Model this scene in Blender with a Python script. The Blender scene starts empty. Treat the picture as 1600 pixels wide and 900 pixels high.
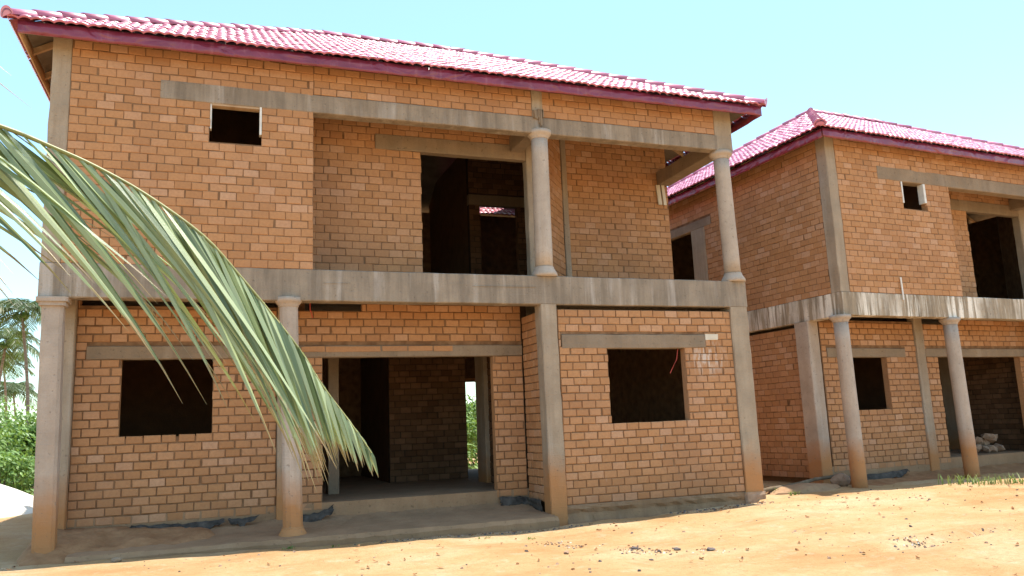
import bpy, math, random
from mathutils import Vector, Matrix, noise
R = math.radians
rnd = random.Random(7)

# ------------------------------------------------------------------ camera, sky, sun, exposure
sc = bpy.context.scene
col = sc.collection
CAM = Vector((2.394, -11.202, 1.039))
RX = Vector((0.9400666, -0.3386342, -0.0400212))
RU = Vector((-0.0205785, -0.1734934, 0.9846200))
RF = Vector((0.3403694, 0.9247848, 0.1700639))
cd = bpy.data.cameras.new('camera')
cd.sensor_width = 36; cd.lens = 28.23; cd.clip_start = .05; cd.clip_end = 3000
cam = bpy.data.objects.new('camera', cd); col.objects.link(cam)
cam.matrix_world = Matrix(((RX.x, RU.x, -RF.x, CAM.x), (RX.y, RU.y, -RF.y, CAM.y), (RX.z, RU.z, -RF.z, CAM.z), (0, 0, 0, 1)))
sc.camera = cam

SUN = Vector((.155, .05, 1)).normalized()          # direction towards the sun
w = bpy.data.worlds.new('World'); sc.world = w; w.use_nodes = True
wn = w.node_tree; bg = wn.nodes['Background']
sky = wn.nodes.new('ShaderNodeTexSky'); sky.sky_type = 'NISHITA'; sky.sun_disc = False
sky.sun_elevation = math.asin(SUN.z); sky.sun_rotation = math.atan2(SUN.x, SUN.y)
sky.air_density = 1.0; sky.dust_density = 1.0; sky.ozone_density = 1.2; sky.altitude = 20
tint = wn.nodes.new('ShaderNodeMix'); tint.data_type = 'RGBA'; tint.blend_type = 'MULTIPLY'; tint.inputs[0].default_value = 1
tint.inputs[7].default_value = (.93, 1.08, 1.0, 1)
wn.links.new(sky.outputs[0], tint.inputs[6]); wn.links.new(tint.outputs[2], bg.inputs[0]); bg.inputs[1].default_value = .15
sd = bpy.data.lights.new('sun', 'SUN'); sd.energy = 4.0; sd.angle = R(.53); sd.color = (1, .95, .86)
so = bpy.data.objects.new('sun', sd); col.objects.link(so)
so.rotation_euler = (-SUN).to_track_quat('-Z', 'Y').to_euler(); so.location = (0, 0, 30)
vs = sc.view_settings
sc.display_settings.display_device = 'sRGB'
vs.view_transform = 'Standard'; vs.look = 'None'; vs.gamma = 1; vs.use_curve_mapping = False
vs.exposure = 1.24
sc.cycles.max_bounces = 8; sc.cycles.diffuse_bounces = 3

# ------------------------------------------------------------------ helpers
def tag(o, label=None, cat=None, group=None, kind=None):
    if label: o['label'] = label
    if cat: o['category'] = cat
    if group: o['group'] = group
    if kind: o['kind'] = kind
    return o

def empty(name, loc=(0, 0, 0), rz=0):
    o = bpy.data.objects.new(name, None); col.objects.link(o)
    o.location = loc; o.rotation_euler = (0, 0, rz); o.empty_display_size = .2
    return o

class MB:
    def __init__(s): s.v = []; s.f = []; s.m = []; s.c = None
    def face(s, pts, m=0):
        n = len(s.v); s.v += [tuple(p) for p in pts]; s.f.append(tuple(range(n, n+len(pts)))); s.m.append(m)
    def box(s, a, b, m=0, j=0, rg=rnd):
        n = len(s.v)
        for z in (a[2], b[2]):
            for x, y in ((a[0], a[1]), (b[0], a[1]), (b[0], b[1]), (a[0], b[1])):
                s.v.append((x+rg.uniform(-j, j), y+rg.uniform(-j, j), z+rg.uniform(-j, j)) if j else (x, y, z))
        for q in ((3, 2, 1, 0), (4, 5, 6, 7), (0, 1, 5, 4), (1, 2, 6, 5), (2, 3, 7, 6), (3, 0, 4, 7)):
            s.f.append(tuple(n+i for i in q)); s.m.append(m)
    def obox(s, o, ax, ay, az, m=0):               # box from a corner and three edge vectors
        o = Vector(o); n = len(s.v)
        for k in (0, 1):
            for i, jj in ((0, 0), (1, 0), (1, 1), (0, 1)):
                s.v.append(tuple(o+Vector(ax)*i+Vector(ay)*jj+Vector(az)*k))
        for q in ((3, 2, 1, 0), (4, 5, 6, 7), (0, 1, 5, 4), (1, 2, 6, 5), (2, 3, 7, 6), (3, 0, 4, 7)):
            s.f.append(tuple(n+i for i in q)); s.m.append(m)
    def rings(s, rs, cap=True, m=0, closed=True):
        n = len(s.v); k = len(rs[0])
        for r in rs: s.v += [tuple(p) for p in r]
        for i in range(len(rs)-1):
            for jj in range(k if closed else k-1):
                a = n+i*k+jj; b = n+i*k+(jj+1) % k
                s.f.append((a, b, b+k, a+k)); s.m.append(m)
        if cap and closed:
            s.f.append(tuple(n+jj for jj in reversed(range(k)))); s.m.append(m)
            s.f.append(tuple(n+(len(rs)-1)*k+jj for jj in range(k))); s.m.append(m)
    def tube(s, pts, rad, k=6, m=0):
        rs = []
        for i, p in enumerate(pts):
            p = Vector(p); t = (Vector(pts[min(i+1, len(pts)-1)])-Vector(pts[max(i-1, 0)])).normalized()
            a = t.cross(Vector((0, 0, 1)) if abs(t.z) < .9 else Vector((1, 0, 0))).normalized(); b = t.cross(a)
            r = rad[i] if isinstance(rad, (list, tuple)) else rad
            rs.append([p+(a*math.cos(2*math.pi*q/k)+b*math.sin(2*math.pi*q/k))*r for q in range(k)])
        s.rings(rs, True, m)
    def build(s, name, mats, parent=None, smooth=False, bevel=0):
        me = bpy.data.meshes.new(name); me.from_pydata(s.v, [], s.f)
        if not isinstance(mats, (list, tuple)): mats = [mats]
        for q in mats: me.materials.append(q)
        me.polygons.foreach_set('material_index', s.m)
        if smooth: me.polygons.foreach_set('use_smooth', [True]*len(s.f))
        me.update()
        o = bpy.data.objects.new(name, me); col.objects.link(o)
        if parent: o.parent = parent
        if bevel:
            bv = o.modifiers.new('bevel', 'BEVEL'); bv.width = bevel; bv.segments = 2; bv.limit_method = 'ANGLE'; bv.angle_limit = R(40)
        return o

def nmat(name, rough=.8, spec=.3):
    m = bpy.data.materials.new(name); m.use_nodes = True
    nt = m.node_tree; b = nt.nodes['Principled BSDF']
    b.inputs['Roughness'].default_value = rough; b.inputs['Specular IOR Level'].default_value = spec
    return m, nt, b
class NT:
    def __init__(s, nt): s.nt = nt
    def n(s, t, **kw):
        q = s.nt.nodes.new(t)
        for k, v in kw.items():
            if k in q.inputs.keys(): q.inputs[k].default_value = v
            else: setattr(q, k, v)
        return q
    def l(s, a, b): s.nt.links.new(a, b)
    def noise(s, vec, scale, detail=4, rough=.55, dist=0):
        q = s.n('ShaderNodeTexNoise'); q.inputs['Scale'].default_value = scale; q.inputs['Detail'].default_value = detail
        q.inputs['Roughness'].default_value = rough; q.inputs['Distortion'].default_value = dist
        s.l(vec, q.inputs['Vector']); return q.outputs['Fac']
    def map(s, vec, sc_=(1, 1, 1), loc=(0, 0, 0)):
        q = s.n('ShaderNodeMapping'); q.inputs['Scale'].default_value = sc_; q.inputs['Location'].default_value = loc
        s.l(vec, q.inputs['Vector']); return q.outputs[0]
    def ramp(s, fac, stops):
        q = s.n('ShaderNodeValToRGB'); e = q.color_ramp.elements
        while len(e) < len(stops): e.new(.5)
        for i, (p, c) in enumerate(stops):
            e[i].position = p; e[i].color = (c, c, c, 1) if isinstance(c, (int, float)) else (*c, 1)
        s.l(fac, q.inputs[0]); return q.outputs[0]
    def mix(s, fac, a, b, mode='MIX'):
        q = s.n('ShaderNodeMix', data_type='RGBA', blend_type=mode)
        for i, v in ((0, fac), (6, a), (7, b)):
            if hasattr(v, 'links'): s.l(v, q.inputs[i])
            else: q.inputs[i].default_value = v if i == 0 else (*v, 1)
        return q.outputs[2]
    def math(s, op, a, b=0, clamp=False):
        q = s.n('ShaderNodeMath', operation=op, use_clamp=clamp)
        for i, v in ((0, a), (1, b)):
            if hasattr(v, 'links'): s.l(v, q.inputs[i])
            else: q.inputs[i].default_value = v
        return q.outputs[0]
    def bump(s, h, strength, dist, bsdf):
        q = s.n('ShaderNodeBump'); q.inputs['Strength'].default_value = strength; q.inputs['Distance'].default_value = dist
        s.l(h, q.inputs['Height']); s.l(q.outputs[0], bsdf.inputs['Normal'])
    def pos(s): return s.n('ShaderNodeNewGeometry').outputs['Position']
    def rpi(s): return s.n('ShaderNodeNewGeometry').outputs['Random Per Island']
    def xyz(s, v):
        q = s.n('ShaderNodeSeparateXYZ'); s.l(v, q.inputs[0]); return q.outputs

# ------------------------------------------------------------------ materials
def make_brick():
    m, nt, b = nmat('fired_brick', .9, .15); t = NT(nt); p = t.pos(); r = t.rpi()
    c = t.ramp(r, [(0, (.42, .205, .091)), (.3, (.47, .236, .107)), (.6, (.495, .252, .117)), (.85, (.525, .28, .145)), (1, (.555, .325, .195))])
    n1 = t.noise(p, 26, 5, .65); c = t.mix(t.math('MULTIPLY', t.ramp(n1, [(.38, 0), (.72, 1)]), .35), c, (.27, .125, .062))
    n2 = t.noise(p, .9, 4, .6); c = t.mix(t.math('MULTIPLY', t.ramp(n2, [(.45, 0), (.7, 1)]), .45), c, (.34, .175, .10))
    n3 = t.noise(t.map(p, (6, 6, 1.1)), 1.6, 5, .7); c = t.mix(t.math('MULTIPLY', t.ramp(n3, [(.66, 0), (.78, 1)]), .32), c, (.55, .46, .38))
    z = t.xyz(p)[2]; sp = t.math('ADD', z, t.math('MULTIPLY', t.noise(p, 3, 4), .7))
    c = t.mix(t.math('MULTIPLY', t.ramp(sp, [(.2, 1), (.62, 0)]), .4), c, (.30, .13, .055))
    dn = t.n('ShaderNodeVectorMath', operation='DISTANCE'); t.l(t.map(p, (1, 1, 1.2)), dn.inputs[0]); dn.inputs[1].default_value = (9.88, .03, 2.02*1.2)
    wm = t.math('MULTIPLY', t.ramp(dn.outputs['Value'], [(.12, 1), (.42, 0)]), t.ramp(t.noise(t.map(p, (1, 1, .2)), 17, 3), [(.46, 0), (.56, 1)]))
    c = t.mix(t.math('MULTIPLY', wm, .75), c, (.62, .52, .44))
    t.l(c, b.inputs['Base Color']); t.bump(t.noise(p, 70, 4, .7), .5, .006, b); return m
def make_mortar():
    m, nt, b = nmat('brick_mortar', .95, .1); t = NT(nt); p = t.pos()
    c = t.ramp(t.noise(p, 8, 4), [(.3, (.15, .078, .04)), (.7, (.28, .158, .083))]); t.l(c, b.inputs['Base Color'])
    t.bump(t.noise(p, 60, 3), .6, .01, b); return m
def make_concrete(name, base, dark, streak, light, light_amt, soil=True, dark_amt=.8, more=0):
    m, nt, b = nmat(name, .88, .2); t = NT(nt); p = t.pos()
    c = t.mix(t.ramp(t.noise(p, 2.3, 6, .65), [(.3, 0), (.7, 1)]), base, tuple(x*.68 for x in base))
    st = t.noise(t.map(p, (1, 1, .09)), 6.5, 6, .66)
    c = t.mix(t.math('MULTIPLY', t.ramp(st, [(.42, 0), (.68, 1)]), dark_amt), c, dark)
    s2 = t.noise(t.map(p, (1, 1, .07), (3.1, 7.7, 1.3)), streak, 5, .6)
    mk = t.ramp(t.noise(t.map(p, (1, 1, .5), (4.4, 1.1, 6)), 1.3, 4, .6), [(.38, .15), (.6, 1)]); c = t.mix(t.math('MULTIPLY', t.math('MULTIPLY', t.ramp(s2, [(.53-more, 0), (.66-more, 1)]), mk), light_amt), c, light)
    g = t.noise(p, 45, 4, .7); c = t.mix(t.math('MULTIPLY', t.ramp(g, [(.5, 0), (.75, 1)]), .3), c, tuple(x*.5 for x in base))
    if soil:
        z = t.xyz(p)[2]; zz = t.math('ADD', z, t.math('MULTIPLY', t.noise(p, 2.5, 4), .7))
        c = t.mix(t.math('MULTIPLY', t.ramp(zz, [(.5, 1), (1.45, 0)]), .95), c, (.44, .20, .075))
    t.l(c, b.inputs['Base Color'])
    pit = t.ramp(t.noise(p, 22, 2, .5), [(.66, 0), (.72, 1)]); c = t.mix(t.math('MULTIPLY', pit, .5), c, tuple(x*.4 for x in base)); t.l(c, b.inputs['Base Color'])
    bw_ = t.n('ShaderNodeTexWave', wave_type='BANDS', bands_direction='Z'); bw_.inputs['Scale'].default_value = 2.1; bw_.inputs['Distortion'].default_value = .6; t.l(p, bw_.inputs['Vector'])
    h = t.math('ADD', t.math('ADD', t.noise(p, 38, 5, .7), t.math('MULTIPLY', t.noise(p, 5, 3), 1.2)), t.math('SUBTRACT', t.math('MULTIPLY', t.ramp(bw_.outputs['Fac'], [(.0, 1), (.03, 0)]), .15), t.math('MULTIPLY', pit, .6))); t.bump(h, .7, .01, b); return m
BRICK = make_brick(); MORTAR = make_mortar(); BM = [BRICK, MORTAR]
CON = make_concrete('grey_concrete', (.45, .345, .245), (.30, .22, .15), 3.0, (.56, .50, .43), .45)
BEAM = make_concrete('streaked_beam_concrete', (.365, .285, .21), (.16, .125, .095), 5, (.60, .53, .47), .55, False, .75)
BEAM2 = make_concrete('chalky_streaked_concrete', (.44, .335, .23), (.15, .115, .08), 11, (.84, .75, .64), 1.0, False, .75, .09)
LINT = make_concrete('lintel_concrete', (.33, .235, .155), (.22, .17, .125), 3.0, (.40, .31, .23), .4, False, .5)
COLM = make_concrete('column_concrete', (.52, .41, .325), (.40, .295, .215), 4.0, (.58, .50, .43), .4, True, .5)
COLU = make_concrete('cast_column_concrete', (.54, .43, .34), (.43, .325, .24), 4.0, (.58, .50, .43), .4, False, .45)
PLINTH = make_concrete('rough_plinth_concrete', (.35, .205, .11), (.19, .11, .06), 3.0, (.44, .31, .21), .3, False, .6)
FLOORM = make_concrete('dusty_floor_concrete', (.37, .225, .125), (.27, .15, .08), 3.0, (.40, .27, .17), .3, False, .4)
def make_simple(name, c1, c2, scale, rough, spec=.3, stretch=(1, 1, 1), bump=.3, bd=.006):
    m, nt, b = nmat(name, rough, spec); t = NT(nt); p = t.map(t.pos(), stretch)
    n = t.noise(p, scale, 5, .6); t.l(t.ramp(n, [(.3, c1), (.7, c2)]), b.inputs['Base Color'])
    if bump: t.bump(t.noise(p, scale*3, 4), bump, bd, b)
    return m
WOOD = make_simple('bare_timber', (.36, .22, .12), (.52, .36, .22), 7, .8, .2, (1, .2, 1))
BOARD = make_simple('grey_boarding', (.16, .13, .10), (.26, .22, .18), 4, .9, .1)
PALEWOOD = make_simple('pale_plank', (.55, .47, .36), (.72, .65, .54), 7, .8, .2, (1, 1, .2))
WHITEB = make_simple('whitewashed_board', (.62, .58, .52), (.78, .75, .70), 7, .8, .2)
PLASTIC = make_simple('black_plastic', (.035, .03, .026), (.12, .10, .085), 9, .8, .05)
def make_fascia():
    m, nt, b = nmat('maroon_metal', .27, .6); t = NT(nt); p = t.pos()
    c = t.ramp(t.noise(p, 3, 4), [(.3, (.17, .020, .038)), (.7, (.24, .034, .06))])
    c = t.mix(t.math('MULTIPLY', t.ramp(t.noise(t.map(p, (1, 1, .3)), 9, 4), [(.58, 0), (.72, 1)]), .35), c, (.36, .15, .17))
    t.l(c, b.inputs['Base Color'])
    t.bump(t.noise(t.map(p, (1, 1, 1.6)), 2.4, 2, .4, 1.2), 1.0, .06, b); return m
DARKMORTAR = make_simple('shade_toned_mortar', (.05, .03, .018), (.09, .055, .035), 8, .95, .1)  # mortar for inside walls, indoor shade put into its colour
def make_shade_brick():  # inside copy of the brick, darkened so room shade is in the colour
    m, nt, b = nmat('shade_toned_brick', .95, .1); t = NT(nt); p = t.pos()
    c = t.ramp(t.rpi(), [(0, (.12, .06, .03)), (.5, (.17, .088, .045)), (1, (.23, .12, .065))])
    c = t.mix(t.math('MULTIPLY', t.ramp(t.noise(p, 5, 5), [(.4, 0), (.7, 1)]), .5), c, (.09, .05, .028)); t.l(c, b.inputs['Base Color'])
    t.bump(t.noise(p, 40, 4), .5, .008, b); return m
SHADEBRICK = make_shade_brick()
FASCIA = make_fascia()
def make_tile():
    m, nt, b = nmat('glazed_red_tile', .42, .7); t = NT(nt); p = t.pos(); r = t.rpi()
    c = t.ramp(r, [(0, (.34, .05, .095)), (.4, (.46, .085, .15)), (.8, (.53, .12, .20)), (1, (.58, .18, .25))])
    c = t.mix(t.math('MULTIPLY', t.ramp(t.noise(p, 2.2, 5, .7), [(.5, 0), (.75, 1)]), .4), c, (.55, .24, .28))
    t.l(c, b.inputs['Base Color'])
    b.inputs['Coat Weight'].default_value = 1; b.inputs['Coat Roughness'].default_value = .36
    t.bump(t.noise(p, 18, 3), .3, .01, b); return m
TILE = make_tile()
def make_ground():
    m, nt, b = nmat('sandy_earth', .95, .15); t = NT(nt); p = t.pos()
    n = t.noise(p, .55, 8, .62, .4); c = t.ramp(n, [(.3, (.42, .23, .095)), (.5, (.51, .32, .155)), (.68, (.56, .405, .24))])
    n2 = t.noise(t.map(p, (.5, 1.4, 1), (5, 2, 0)), 1.3, 6, .65); c = t.mix(t.math('MULTIPLY', t.ramp(n2, [(.52, 0), (.70, 1)]), .6), c, (.40, .19, .075))
    n3 = t.noise(p, 14, 6, .7); c = t.mix(t.math('MULTIPLY', t.ramp(n3, [(.5, 0), (.7, 1)]), .55), c, (.37, .20, .085))
    n5 = t.noise(p, 48, 4, .7); c = t.mix(t.math('MULTIPLY', t.ramp(n5, [(.58, 0), (.68, 1)]), .5), c, (.30, .15, .07))
    n6 = t.noise(t.map(p, (1, 1, 1), (2, 8, 0)), 5, 5, .7); c = t.mix(t.math('MULTIPLY', t.ramp(n6, [(.56, 0), (.7, 1)]), .45), c, (.58, .45, .32))
    n4 = t.noise(t.map(p, (1, 1, 1), (9, 4, 0)), .8, 6, .7); c = t.mix(t.math('MULTIPLY', t.ramp(n4, [(.6, 0), (.68, 1)]), .25), c, (.34, .31, .13))
    t.l(c, b.inputs['Base Color'])
    h = t.math('ADD', t.noise(p, 9, 6, .7), t.math('MULTIPLY', t.noise(p, 55, 4, .7), .5)); t.bump(h, .9, .07, b); return m
GROUND = make_ground()
SAND = make_simple('white_sand', (.55, .49, .40), (.68, .63, .55), 3, .95, .1, (1, 1, 1), .5, .03)
SOIL = make_simple('red_soil', (.24, .12, .055), (.37, .20, .10), 4, .95, .1, (1, 1, 1), .9, .03)
STONE = make_simple('field_stone', (.22, .13, .08), (.42, .29, .20), 5, .9, .2, (1, 1, 1), .7, .02)
def make_leaf(name, ca, cb, rough, trans, spec=.45):
    m, nt, b = nmat(name, rough, spec); t = NT(nt); r = t.rpi()
    c = t.ramp(r, [(0, ca), (1, cb)]); t.l(c, b.inputs['Base Color'])
    tr = t.n('ShaderNodeBsdfTranslucent'); t.l(t.mix(.6, c, (.30, .42, .06)), tr.inputs[0])
    mx = t.n('ShaderNodeMixShader'); mx.inputs[0].default_value = trans
    t.l(b.outputs[0], mx.inputs[1]); t.l(tr.outputs[0], mx.inputs[2]); t.l(mx.outputs[0], nt.nodes['Material Output'].inputs[0])
    return m, t, b, c, tr
LEAF = make_leaf('bush_leaf', (.06, .13, .025), (.13, .25, .05), .5, .3)[0]
LEAF2 = make_leaf('pale_bush_leaf', (.10, .19, .04), (.20, .32, .08), .5, .3)[0]
PALML = make_leaf('far_palm_leaf', (.03, .06, .014), (.075, .11, .03), .45, .2)[0]
WEED = make_leaf('weed_leaf', (.08, .14, .03), (.20, .24, .07), .6, .3)[0]
DRYLEAF = make_simple('dry_leaf', (.16, .07, .03), (.30, .15, .07), 12, .9, .1)
def make_frond():
    m, t, b, c, tr = make_leaf('coconut_leaflet', (.075, .12, .03), (.46, .52, .26), .36, .22, 1.0)
    uv = t.n('ShaderNodeUVMap'); u = t.xyz(uv.outputs[0])
    tip = t.ramp(t.math('ADD', u[1], t.math('MULTIPLY', t.noise(t.pos(), 9, 3), .25)), [(.97, 0), (1.09, 1)])
    c2 = t.mix(tip, c, (.30, .19, .07))
    mid = t.ramp(t.math('ABSOLUTE', t.math('SUBTRACT', u[0], .5)), [(.0, 1), (.09, 0)])
    c3 = t.mix(t.math('MULTIPLY', mid, .6), c2, (.36, .38, .18))
    t.l(c3, b.inputs['Base Color']); t.l(t.mix(.5, c3, (.28, .36, .08)), tr.inputs[0])
    t.bump(t.noise(t.map(uv.outputs[0], (60, .6, 1)), 1, 2), .25, .004, b); return m
FROND = make_frond()
RACHIS = make_simple('palm_midrib', (.20, .20, .06), (.30, .28, .10), 6, .5, .4)
TRUNK = make_simple('palm_trunk_bark', (.16, .12, .09), (.32, .26, .20), 5, .9, .2, (1, 1, 3), .8, .03)
BARK = make_simple('twig_bark', (.10, .07, .04), (.20, .15, .10), 6, .9, .2)
WIRE = make_simple('red_wire', (.45, .05, .03), (.55, .08, .05), 5, .5, .4, (1, 1, 1), 0)
PIPE = make_simple('white_pipe', (.70, .66, .60), (.80, .77, .72), 6, .5, .4, (1, 1, 1), 0)
DARKST = make_simple('dark_clinker', (.07, .055, .05), (.16, .13, .12), 9, .9, .2)

# ------------------------------------------------------------------ brick walls
def free(z, iv, holes):
    out = [iv]
    for (a, b, c, d) in holes:
        if c < z < d:
            nx = []
            for (p, q) in out:
                if b <= p or a >= q: nx.append((p, q)); continue
                if a > p: nx.append((p, a))
                if b < q: nx.append((b, q))
            out = nx
    return out
def brick_wall(name, parent, o, ud, nd, u0, u1, z0, z1, holes=(), joint=.008, thick=.14, seed=1, mats=None, ch=.1172, bw=.217, ragged=.014):
    """bricks laid in courses from z0 up; o origin, ud run direction, nd outward normal"""
    rg = random.Random(seed); mb = MB(); o = Vector(o); ud = Vector(ud); nd = Vector(nd)
    P = lambda u, d, z: tuple(o+ud*u+nd*d+Vector((0, 0, z)))
    flip = ud.cross(Vector((0, 0, 1))).dot(nd) < 0
    def F(idx, m):
        mb.f.append(tuple(reversed(idx)) if flip else tuple(idx)); mb.m.append(m)
    def brick(ua, ub, za, zb, front, back):
        j = lambda s=.0032: rg.uniform(-s, s)
        dd = rg.uniform(-.005, .004)-(rg.uniform(.001, .004) if rg.random() < .05 else 0); c = rg.uniform(.004, .011); n = len(mb.v)
        wz = lambda u: .005*noise.noise(Vector((u*.9, za*.7, seed*1.7)))+.003*noise.noise(Vector((u*3.1, za*9, seed*2.3)))
        L = [(ua+j(), za+j()+wz(ua)), (ub+j(), za+j()+wz(ub)), (ub+j(), zb+j()+wz(ub)), (ua+j(), zb+j()+wz(ua))]
        for (u, z) in L: mb.v.append(P(u, back, z))
        for (u, z) in L: mb.v.append(P(u, front+dd-c, z))
        cu, cz = (ua+ub)/2, (za+zb)/2
        for (u, z) in L: mb.v.append(P(u+(c if u < cu else -c), front+dd+j(.0015), z+(c if z < cz else -c)))
        for a in range(4):
            b = (a+1) % 4
            F((n+a, n+b, n+4+b, n+4+a), 0); F((n+4+a, n+4+b, n+8+b, n+8+a), 0)
        F((n+8, n+9, n+10, n+11), 0)
    nz = max(1, round((z1-z0)/ch)); chh = (z1-z0)/nz
    for k in range(nz):
        za = z0+k*chh; zb = za+chh; zm = (za+zb)/2
        for (a, b) in free(zm, (u0, u1), holes):
            a2 = a+rg.uniform(-ragged, ragged*.4) if a > u0+.001 else a
            b2 = b+rg.uniform(-ragged*.4, ragged) if b < u1-.001 else b
            off = (0 if k % 2 else bw/2)+rg.uniform(-.02, .02)
            u = a2; nxt = a2+(bw-((a2-u0-off) % bw))
            while u < b2-.002:
                ue = min(nxt, b2)
                if b2-ue < .055: ue = b2
                if ue-u > .02:
                    jj = joint/2+rg.uniform(-.0015, .0015); gap = 0
                    if rg.random() < .075: gap = rg.uniform(.008, .022)
                    brick(u+jj, ue-jj-gap, za+joint/2+rg.uniform(-.001, .001), zb-joint/2, 0, -.05)
                u = ue; nxt = u+bw*(1+rg.uniform(-.045, .045))
    us = sorted({u0, u1, *[h[0] for h in holes], *[h[1] for h in holes]}); us = [q for q in us if u0-1e-6 <= q <= u1+1e-6]
    zs = sorted({z0, z1, *[h[2] for h in holes], *[h[3] for h in holes]}); zs = [q for q in zs if z0-1e-6 <= q <= z1+1e-6]
    # mortar bed and the brick body behind the face bricks
    for i in range(len(us)-1):
        for k in range(len(zs)-1):
            um, zm = (us[i]+us[i+1])/2, (zs[k]+zs[k+1])/2
            if any(h[0] < um < h[1] and h[2] < zm < h[3] for h in holes): continue
            n = len(mb.v)
            for d in (-thick, -.014 if joint > .01 else -.009):
                for (u, z) in ((us[i], zs[k]), (us[i+1], zs[k]), (us[i+1], zs[k+1]), (us[i], zs[k+1])): mb.v.append(P(u, d, z))
            F((n+4, n+5, n+6, n+7), 1); F((n+3, n+2, n+1, n), 1)
            for a in range(4):
                b = (a+1) % 4
                # skip sides shared with a solid neighbour
                du, dz = ((0, -1), (1, 0), (0, 1), (-1, 0))[a]
                ii, kk = i+du, k+dz
                if 0 <= ii < len(us)-1 and 0 <= kk < len(zs)-1:
                    um2, zm2 = (us[ii]+us[ii+1])/2, (zs[kk]+zs[kk+1])/2
                    if not any(h[0] < um2 < h[1] and h[2] < zm2 < h[3] for h in holes): continue
                    F((n+a, n+b, n+4+b, n+4+a), 0)
                else: F((n+a, n+b, n+4+b, n+4+a), 1)
    return mb.build(name, mats or BM, parent)

# ------------------------------------------------------------------ columns and beams
def rough_prism(mb, sec, zs, lean=(0, 0), amp=.004, rg=rnd, m=0):
    """vertical prism with slightly uneven faces; sec = plan outline, lean = shift from the bottom to the top"""
    rs = []
    for i, z in enumerate(zs):
        k = (z-zs[0])/(zs[-1]-zs[0])
        rs.append([(x+lean[0]*k+rg.uniform(-amp, amp), y+lean[1]*k+rg.uniform(-amp, amp), z) for x, y in sec])
    mb.rings(rs, True, m)
def sect(x0, x1, y0, y1, c=.012): return [(x0+c, y0), (x1-c, y0), (x1, y0+c), (x1, y1-c), (x1-c, y1), (x0+c, y1), (x0, y1-c), (x0, y0+c)]
def zlist(a, b, st=.25):
    n = max(1, int((b-a)/st)); return [a+(b-a)*i/n for i in range(n+1)]
def pillar(parent, x0, x1, y0, y1, z0, z1, mat, lean=(0, 0), amp=.004, name='pillar', c=.012):
    mb = MB(); rough_prism(mb, sect(x0, x1, y0, y1, c), zlist(z0, z1), lean, amp); return mb.build(name, mat, parent)
def beam_x(parent, x0, x1, y0, y1, z0, z1, mat, name='beam', amp=.004, st=.3):
    mb = MB(); rs = []
    for x in zlist(x0, x1, st):
        j = lambda: rnd.uniform(-amp, amp)
        c = .012
        rs.append([(x, y+j(), z+j()) for y, z in ((y0+c, z0), (y1-c, z0), (y1, z0+c), (y1, z1-c), (y1-c, z1), (y0+c, z1), (y0, z1-c), (y0, z0+c))])
    mb.rings(rs); return mb.build(name, mat, parent)
def beam_y(parent, x0, x1, y0, y1, z0, z1, mat, name='beam', amp=.004, st=.3):
    mb = MB(); rs = []
    for y in zlist(y0, y1, st):
        j = lambda: rnd.uniform(-amp, amp)
        c = .012
        rs.append([(x+j(), y, z+j()) for x, z in ((x1-c, z0), (x0+c, z0), (x0, z0+c), (x0, z1-c), (x0+c, z1), (x1-c, z1), (x1, z1-c), (x1, z0+c))])
    mb.rings(rs); return mb.build(name, mat, parent)
def lathe(parent, name, cx, cy, prof, mat, k=20, lean=(0, 0), oct_=False, smooth=True):
    mb = MB(); rs = []; z0, z1 = prof[0][1], prof[-1][1]
    for r, z in prof:
        t = (z-z0)/(z1-z0)
        ring = []
        for q in range(k):
            a = 2*math.pi*(q+.5)/k; rr = r*(1+rnd.uniform(-.008, .008))
            ring.append((cx+lean[0]*t+rr*math.cos(a), cy+lean[1]*t+rr*math.sin(a), z))
        rs.append(ring)
    mb.rings(rs); return mb.build(name, mat, parent, smooth)
def classical_column(parent, cx, cy, z0, z1, r, mat, lean=(0, 0), k=20, base=True, cap=True, name='column'):
    """round concrete shaft with a moulded capital and a flared base as its own pieces"""
    zb = z0+(.15 if base else 0); zt = z1-(.13 if cap else 0)
    prof = [(r*(1.02-.04*i/8), zb+(zt-zb)*i/8) for i in range(9)]
    sh = lathe(parent, name, cx, cy, prof, mat, k, lean, smooth=k > 12)
    if cap:
        lathe(sh, 'capital', cx+lean[0], cy+lean[1], [(r*1.0, zt), (r*1.08, zt+.01), (r*1.08, zt+.025), (r*1.25, zt+.05), (r*1.42, zt+.075), (r*1.45, zt+.085), (r*1.45, z1)], mat, k)
    if base:
        lathe(sh, 'column_base', cx, cy, [(r*1.5, z0), (r*1.5, z0+.035), (r*1.42, z0+.06), (r*1.2, z0+.11), (r*1.12, z0+.13), (r*1.12, zb)], mat, k)
    return sh

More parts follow.
